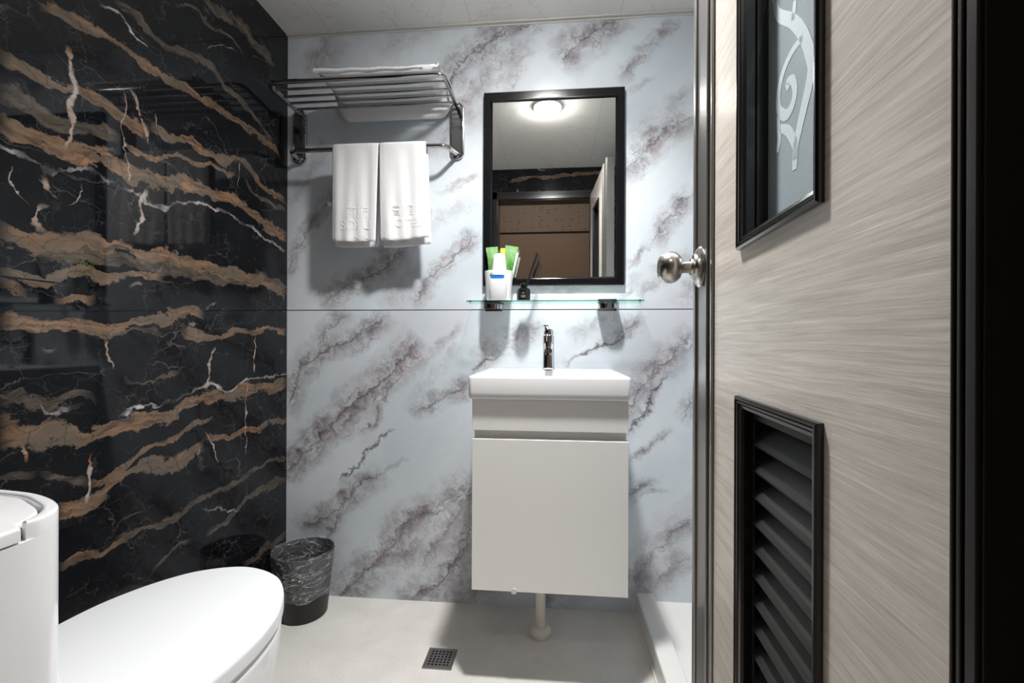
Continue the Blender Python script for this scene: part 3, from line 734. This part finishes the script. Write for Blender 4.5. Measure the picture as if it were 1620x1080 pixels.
def packet(name, x, y, tilt, ry, hgt, wd, m, label, cat, z0=.012, group=None, rzz=0):
    bm = bmesh.new(); rings = []; n = 10
    for k in range(n + 1):
        t = k / n; z = hgt * t; pin = 1 if (.1 < t < .88) else .18
        th = .007 * pin * (1 + .2*math.sin(9*t)); ww = wd * ((.62 + .38*min(1, t*2)) * (1 + .16 * max(0, t - .8)/.2) + .02*math.sin(7*t))
        rings.append([(ww*math.cos(a)*.5, th*math.sin(a) + .0012*math.sin(5*a + 8*t), z) for a in [2*PI*i/20 for i in range(20)]])
    loft(bm, rings); 
    o = obj(name, bm, m, None, True, angle=60, loc=(x, y, ZC + z0), rot=(tilt, ry, rzz)); return tag(o, label, cat, group)
packet('toothbrush_packet', cxp - .018, cyp + .026, -.03, -.07, .200, .040, M['green'], 'green foil packet leaning left in the white cup', 'packet')
packet('toothbrush_packet', cxp + .012, cyp + .026, -.03, .17, .205, .044, M['green'], 'wider green foil packet leaning right in the white cup', 'packet')
packet('comb_packet', cxp + .006, cyp + .035, -.02, .04, .196, .022, M['yellow'], 'narrow yellow packet between the green packets in the white cup', 'packet')
packet('razor_packet', cxp + .030, cyp + .020, .0, .22, .178, .008, M['white_plastic'], 'thin white packet tip at the right of the white cup', 'packet')
bm = bmesh.new(); lathe(bm, [(.022, .010), (.0290, .085), (.0285, .112), (.0235, .160), (.0215, .171), (.017, .177), (.008, .1795), (.001, .180)], 32)
tag(obj('plastic_bottle', bm, M['white_plastic'], None, True, angle=50, loc=(cxp + .0015, cyp - .004, ZC - .001)), 'smooth white tapered container standing inside the slotted cup', 'container')
bm = bmesh.new(); box(bm, -.024, .024, -.001, .0008, .05, .0945)
tag(obj('soap_sachet', bm, M['blue'], None, loc=(cxp, cyp - .0375, ZC), bevel=.0008), 'blue sachet showing through the slot of the white cup', 'sachet')

# reed diffuser
db = thing('diffuser_bottle', 'small black glass reed diffuser bottle on the glass shelf', 'bottle', (-.112, 1.69, ZC))
bm = bmesh.new(); lathe(bm, [(.0235, 0), (.0255, .002), (.0255, .036), (.022, .044), (.012, .049), (.0105, .050), (.0105, .052), (.0135, .053), (.0135, .062), (.0125, .064), (.006, .064)], 40)
obj('glass_body', bm, M['bottle'], db, True, angle=35)
bm = bmesh.new(); rings = []
R = .0258
lab = [(R*math.sin(a), -R*math.cos(a)) for a in [(-.62 + 1.24*i/10) for i in range(11)]]
loft(bm, [[(x, y, .008) for x, y in lab], [(x, y, .032) for x, y in lab]], False, False, closed=False)
lb = obj('label_sticker', bm, M['blackplastic'], db); lb.modifiers.new('s', 'SOLIDIFY').thickness = .0004
text_mesh('label_lettering', 'K', .009, M['gold_ink'], lb, (0, -R - .0006, .0235), (PI/2, 0, 0), .0002)
for k, wl in enumerate((.017, .014, .015)):
    o = obj('label_line', boxm(-wl/2, wl/2, -R*1.0 - .0009, -R + .0012, .0165 - .0028*k, .0176 - .0028*k), M['gold_ink'], lb)
for k, (dx, dy, lean) in enumerate(((0, 0, .235), (.002, .001, .262), (.005, .000, .345), (-.001, .003, .290))):
    bm = bmesh.new(); L = (.156, .154, .146, .150)[k]; b0 = Vector((-.112 + dx*.4, 1.69 + dy, ZC + .03))
    tube(bm, [b0, b0 + Vector((math.sin(lean + .08)*L, -.004 * k, math.cos(lean + .08)*L))], .0019 if k < 2 else .0013, 10)
    tag(obj('diffuser_reed', bm, M['blackplastic'], None, True), ('thick black diffuser reed, leftmost in the small bottle', 'thick black diffuser reed just right of the leftmost one', 'thin black diffuser reed leaning farthest right', 'thin black diffuser reed between the thick ones and the farthest right')[k], 'reed', 'reeds in the diffuser bottle')

# ------------------------------------------------------------------ towel rack
rk = thing('towel_rack', 'polished steel wall towel rack with upper shelf bars and lower rail', 'towel rack', (-.71, YB, 1.76))
def loc(p): return (p[0] + .71, p[1] - YB, p[2] - 1.76)
ZR = 1.981; YR = 1.572; XA, XB = -1.046, -.390; PA, PB = -1.0375, -.3835; YW = YB
for xc in (PA, PB):
    bm = bmesh.new(); oz = [(xc + .0285*math.cos(a), (1.9575 if math.sin(a) > 0 else 1.7895) + .0285*math.sin(a)) for a in [2*PI*i/36 for i in range(36)]]
    rr = []
    for d, h in ((0, -.0005), (0, -.008), (.0015, -.011), (.005, -.012), (.0065, -.009), (.011, -.009), (.0125, -.011)):
        k = 1 - d/.0285; rr.append([(xc + (x - xc)*k, YW + h, ((1.9575 if z > 1.875 else 1.7895) + (z - (1.9575 if z > 1.875 else 1.7895))*k)) for x, z in oz])
    loft(bm, [[loc(p) for p in r] for r in rr]); obj('wall_plate', bm, M['dark_chrome'], rk, True, angle=30)
bm = bmesh.new(); tube(bm, [loc(p) for p in rounded_path([(PA, YW - .011, ZR - .012), (XA, YR, ZR), (XB, YR, ZR), (PB, YW - .011, ZR - .012)], .035, 8)], .0085, 16)
obj('shelf_loop', bm, M['dark_chrome'], rk, True)
for yb in (1.615, 1.660, 1.702, 1.745):
    f = (yb - YR) / (YW - YR); xa = XA + (PA - XA)*f; xb = XB + (PB - XB)*f; zz = ZR - .012*f
    bm = bmesh.new(); tube(bm, [loc((xa, yb, zz)), loc((xb, yb, zz))], .0052, 12); obj('shelf_bar', bm, M['dark_chrome'], rk, True)
KT = 1.682/1.710; YT = 1.682; ZL = CAMZ + (1.7885 - CAMZ)*KT
bm = bmesh.new()
tube(bm, [loc(p) for p in rounded_path([(PA, YW - .011, ZL + .004), (-1.040*KT, YT, ZL), (-.405*KT - .008, YT, ZL), (PB, YW - .011, ZL + .002)], .028, 8)], .0085, 16)
obj('towel_rail', bm, M['dark_chrome'], rk, True)
for xc in (PA, PB):
    bm = bmesh.new(); lathe(bm, [(.0125, YW - YB - .018), (.0135, YW - YB - .0105)], 24, (xc + .71, 0, ZL + .003 - 1.76), 'Y'); obj('rail_socket', bm, M['dark_chrome'], rk, True)

# folded towel on the rack shelf
def hsh(a): return math.sin(a*12.9898)*.5 + math.sin(a*4.13 + 1.7)*.5
bm = bmesh.new(); NX = 44; path = []
# closed profile in (y,z): top from front to back, droop, underside back to front
top = [(1.566, 2.003), (1.570, 2.014), (1.585, 2.022), (1.62, 2.0235), (1.66, 2.0225), (1.70, 2.021), (1.735, 2.016), (1.760, 2.004), (1.774, 1.984), (1.7790, 1.955), (1.7785, 1.930)]
bot = [(1.771, 1.923), (1.762, 1.930), (1.7575, 1.950), (1.7565, 1.972), (1.745, 1.9835), (1.72, 1.982), (1.702, 1.9835), (1.68, 1.983), (1.66, 1.9865), (1.64, 1.986), (1.615, 1.9885), (1.595, 1.989), (1.572, 1.9915)]
pf = top + bot; rings = []
for i in range(NX + 1):
    x = -.864 + (.455)*i/NX; e = min(i, NX - i)/NX; sc = 1 - .35*max(0, 1 - e*16)**2; ring = []
    for j, (y, z) in enumerate(pf):
        wv_ = .0025*hsh(i*.23 + j*.7) + .002*math.sin(i*.35 + j*.2)
        zz = z + (wv_ if j < len(top) - 3 else 0)
        if j >= len(top) - 2 or (j - len(top)) in (0, 1, 2): zz += .035*max(0, 1 - e*11)**2; z = zz
        zc = 2.005 if y < 1.75 else z
        ring.append((x + .003*math.sin(j*1.1), y, zc + (zz - zc)*sc if j < len(top) else z))
    rings.append(ring)
loft(bm, rings)
tw = obj('bath_towel', bm, M['towel'], None, True, angle=75); tag(tw, 'large folded white towel lying on top of the towel rack', 'towel')
bm = bmesh.new()                                        # folded-over layer line along the front left
tube(bm, [(-.862 + .40*i/24, 1.5645 - .0008*math.sin(i), 2.009 + .0015*math.sin(i*.9) - .006*(i/24)) for i in range(25)], [.0075*(1 - .7*i/24) for i in range(25)], 10)
obj('folded_hem', bm, M['towel'], tw, True)

# two hanging hand towels
def hand_towel(x0t, x1t, x0b, x1b, zf, zbk, label, seed):
    bm = bmesh.new(); W = 30; prof = []; DY = YT - 1.710
    x0t, x1t, x0b, x1b = (q*KT for q in (x0t, x1t, x0b, x1b)); zf, zbk = (CAMZ + (q - CAMZ)*KT for q in (zf, zbk))
    for k in range(19): t = k/18; prof.append((1.6955 - .004*t*0, zf + (ZL + .002 - zf)*t, t))
    for k in range(1, 8): a = PI*k/8; prof.append((1.710 - .0155*math.cos(a), ZL + .002 + .0135*math.sin(a), 1))
    for k in range(19): t = 1 - k/18; prof.append((1.7255, zbk + (ZL + .002 - zbk)*t, t))
    grid = []
    for pi_, (y, z, t) in enumerate(prof):
        row = []; front = pi_ < 22
        for i in range(W + 1):
            u = i/W; x = (x0b + (x0t - x0b)*t) + ((x1b - x0b) + ((x1t - x0t) - (x1b - x0b))*t)*u
            rip = (1 - t)*(.0035*math.sin(u*9 + seed) + .002*math.sin(u*23 + seed*2)) + .0012*math.sin(u*14 + seed + t*3)*(1 if t < .97 else .2)
            edge = .004*(1 - min(1, min(u, 1-u)*9))
            zz = z + ((.008*(u - .5)*(1 if seed > 2 else -1)) - .003*math.sin(u*5))*(1 - t)
            row.append(bm.verts.new((x, y + DY + (rip - .003 + edge if front else rip*.5 + .002 - edge*.5), zz)))
        grid.append(row)
    for a, b_ in zip(grid, grid[1:]):
        for i in range(W): bm.faces.new((a[i], a[i+1], b_[i+1], b_[i]))
    o = obj('hand_towel', bm, M['towel'], None, 'all'); s = o.modifiers.new('s', 'SOLIDIFY'); s.thickness = .0052; s.offset = 0
    sb = o.modifiers.new('sub', 'SUBSURF'); sb.levels = 1; sb.render_levels = 1
    return tag(o, label, 'towel', None)
gp = None
t1 = hand_towel(-.8575, -.6735, -.8615, -.6835, 1.4230, 1.408, 'left white hand towel with embossed lettering on the lower rail', 1.0)
t2 = hand_towel(-.6705, -.4880, -.6650, -.4715, 1.4280, 1.409, 'right white hand towel with embossed lettering on the lower rail', 3.1)
FY = 1.6875 + YT - 1.710
def emb(parent, s, px, py, size, rz_=0):
    q = onY(px, py, FY); o = text_mesh('embossed_lettering', s, size, M['towel'], parent, (q.x, FY + .0042, q.z), (PI/2, rz_, 0), .0035, .0003); o['label'] = 'raised white lettering'
    from mathutils.bvhtree import BVHTree
    bpy.context.view_layer.update(); bv = BVHTree.FromObject(parent, bpy.context.evaluated_depsgraph_get())
    o.data = o.data.copy()
    for v in o.data.vertices:
        wx, wz, dep = q.x + v.co.x, q.z + v.co.y, v.co.z
        hit = bv.ray_cast(Vector((wx, 1.60, wz)), Vector((0, 1, 0)))[0]
        sy = hit.y if hit else FY + .003
        v.co.z = -(sy - .0009 - (FY + .0042)) if dep > 0 else -(sy + .001 - (FY + .0042))
emb(t1, '首府', 564, 342, .046); emb(t1, 'SOFU', 562, 363, .050); emb(t1, 'HOTEL', 570, 377, .018)
emb(t2, '會館', 636, 338, .046); emb(t2, 'HOTEL', 639, 358.5, .044); emb(t2, 'HOTEL', 617, 377, .018)
q = onY(522, 323, YB)
hk = thing('wall_hook', 'tiny white wall hook half hidden behind the left hand towel', 'hook', (q.x, YB, q.z))
bm = bmesh.new(); box(bm, -.008, .008, -.004, -.0005, -.010, .010); tube(bm, [(0, -.003, 0), (0, -.016, -.004), (0, -.02, .006)], .0028, 8); obj('hook_body', bm, M['white_plastic'], hk, bevel=.001)

# ------------------------------------------------------------------ floor drain
dc = (-.3665, 1.4620); hs = .0465
dr = thing('floor_drain', 'small square perforated steel drain grate set in the floor', 'drain', (*dc, 0))
bm = bmesh.new(); nh = 6; ed = [-hs]; cell = 2*(hs - .010)/nh
xs = [-hs]
for i in range(nh):
    a = -hs + .010 + cell*i; xs += [a + cell*.22, a + cell*.78]
xs.append(hs)
g = [[bm.verts.new((x, y, .0032)) for y in xs] for x in xs]
for i in range(len(xs) - 1):
    for j in range(len(xs) - 1):
        if i % 2 == 1 and j % 2 == 1: continue
        bm.faces.new((g[i][j], g[i+1][j], g[i+1][j+1], g[i][j+1]))
gr = obj('grate', bm, M['steel'], dr); md = gr.modifiers.new('s', 'SOLIDIFY'); md.thickness = .0016; md.offset = 0
obj('pit_shade', boxm(-hs + .003, hs - .003, -hs + .003, hs - .003, .0003, .0009), M['dark'], dr)  # black sheet on the floor paints the shade inside the drain
bm = bmesh.new(); rings = [[(x*k, y*k, z) for x, y in ((-hs, -hs), (hs, -hs), (hs, hs), (-hs, hs))] for k, z in ((1.02, .0001), (1.02, .0036), (.93, .0044), (.90, .003))]
loft(bm, rings, False, False); obj('rim', bm, M['steel'], dr)

# ------------------------------------------------------------------ waste bin and its liner
bc = (-.950, 1.664)
bn = thing('waste_bin', 'round black plastic waste bin in the corner beside the toilet', 'bin', (*bc, 0))
bm = bmesh.new(); lathe(bm, [(.082, 0), (.085, .004), (.108, .232), (.1105, .238), (.1105, .242), (.1055, .243), (.1045, .235), (.080, .008)], 56); obj('bin_body', bm, M['blackplastic'], bn, True, angle=50)
bm = bmesh.new(); rings = []; n = 96; random.seed(3)
ph = [random.random()*6.28 for _ in range(9)]
def lr(r, z, amp, k0): 
    o = []
    for i in range(n):
        a = 2*PI*i/n; d = amp*(math.sin(7*a + ph[0] + k0*1.3)*.5 + math.sin(15*a + ph[1] - k0*2.1)*.3 + math.sin(27*a + ph[2] + k0*3)*.2)
        rr = min(r + abs(d)*.9, (YB - .003 - bc[1]) / max(.2, math.sin(a)) if math.sin(a) > .2 else 9)
        o.append((rr*math.cos(a), rr*math.sin(a), z + amp*.8*math.sin(5*a + ph[3])))
    return o
for k, (r, z, am) in enumerate(((.0965, .085, .006), (.099, .10, .006), (.1015, .125, .006), (.104, .15, .007), (.107, .18, .007), (.110, .205, .006), (.1125, .228, .004), (.1135, .243, .003), (.1125, .2485, .002), (.106, .2475, .002), (.1005, .236, -.003), (.097, .21, -.005), (.09, .16, -.007), (.082, .10, -.007), (.075, .05, -.006), (.05, .022, -.004))):
    ring = lr(r, z, abs(am), k*.5)
    if am < 0: ring = [((x*(2*r/ max(1e-6, math.hypot(x, y)) - 1)), (y*(2*r/max(1e-6, math.hypot(x, y)) - 1)), z_) for x, y, z_ in ring]
    rings.append(ring)
loft(bm, rings, False, True)
tag(obj('bin_liner', bm, M['liner'], None, True, angle=80, loc=(*bc, 0)), 'crinkled clear plastic bag folded over the rim of the black bin', 'bin liner')

# ------------------------------------------------------------------ toilet
TC = -.766
tl = thing('toilet', 'white one-piece toilet with closed oval lid in the lower left', 'toilet', (TC, .25, 0))
def half(y):
    tab = [(.56, .168), (.62, .190), (.70, .206), (.78, .2125), (.84, .2095), (.90, .197), (.967, .166), (1.022, .123), (1.050, .082), (1.066, .040), (1.073, .0)]
    for a, b_ in zip(tab, tab[1:]):
        if a[0] <= y <= b_[0]: t = (y-a[0])/(b_[0]-a[0]); return a[1] + (b_[1]-a[1])*t
    return 0
tabp = [(.168, .56), (.190, .62), (.206, .70), (.2125, .78), (.2095, .84), (.197, .90), (.166, .967), (.123, 1.022), (.082, 1.050), (.040, 1.066), (0, 1.072)]
rp = [Vector((x, y)) for x, y in tabp]
ctrl = rp + [Vector((-p.x, p.y)) for p in rp[-2::-1]]
sm = smooth_line(ctrl, 4)
OUT = [(p.x - .02*(p.y - .8)*-1*.5, p.y - .25) for p in sm]
OUT = [(x, y) for x, y in OUT]
def scaled(o, k, dy=0, yk=None, cyy=.50): return [(x*k, cyy + (y - cyy)*(yk or k) + dy) for x, y in o]
bm = bmesh.new(); prism(bm, OUT, .447, .4785, .010, 5); obj('lid', bm, M['lid'], tl, True, angle=50)
bm = bmesh.new(); prism(bm, scaled(OUT, .975), .4375, .4465, .002, 2); obj('seat', bm, M['lid'], tl, True, angle=50)
bm = bmesh.new(); rings = []
for z, kx, ky in ((0, .80, .84), (.02, .80, .84), (.10, .80, .86), (.22, .86, .90), (.32, .94, .955), (.38, .975, .98), (.42, .985, .988), (.432, .982, .985), (.437, .965, .97)):
    rings.append([(x, y, z) for x, y in scaled(OUT, kx, 0, ky, .35)])
loft(bm, rings)
obj('bowl', bm, M['ceramic'], tl, True, angle=60)
hw = .1975
def tank_out(d=0):
    pts = [(hw - d, .0 + .004), (hw - d, .06), (hw - d, .14), (hw - d - .001, .195 - d*.5), (hw - .010 - d, .228 - d), (hw - .030 - d, .2505 - d), (hw - .07 - d, .272 - d), (hw - .12, .287 - d), (0, .294 - d)]
    v = [Vector(p) for p in pts]; c = v + [Vector((-p.x, p.y)) for p in v[-2::-1]]
    return [(p.x, p.y) for p in smooth_line(c, 4)]
bm = bmesh.new(); TO = tank_out()
rings = [[(x, y, 0) for x, y in scaled(TO, .86, 0, 1, .1)], [(x, y, .2) for x, y in scaled(TO, .88, 0, 1, .1)], [(x, y, .38) for x, y in scaled(TO, .97, 0, 1, .1)], [(x, y, .46) for x, y in TO], [(x, y, .820) for x, y in TO]]
loft(bm, rings)
# raised front lip that wraps round the lid
TI = tank_out(.010)
lipo = [p for p in TO if p[1] > .205]; lipi = [p for p in TI if p[1] > .195]
lo_ = lipo[0]; outline = lipo + [(-(hw - .004), .196)] + lipi[::-1] + [((hw - .004), .196)]
prism(bm, outline[::-1], .8201, .8400, .0035, 4)
obj('tank', bm, M['ceramic'], tl, True, angle=45)
bm = bmesh.new()
lid_r = [(hw + .0002, .006), (hw + .0002, .06), (hw + .0002, .12), (hw + .0002, .188)] + [p for p in tank_out(.0125) if p[1] > .190 and p[0] >= 0]
lid_o = lid_r + [(-x, y) for x, y in lid_r[::-1] if x > 1e-4]
prism(bm, lid_o, .8225, .8375, .004, 4)
obj('tank_lid', bm, M['ceramic'], tl, True, angle=45)
bm = bmesh.new(); lathe(bm, [(.024, .837), (.024, .840), (.021, .8415)], 32, (0, .12, 0)); obj('flush_button', bm, M['chrome'], tl, True)
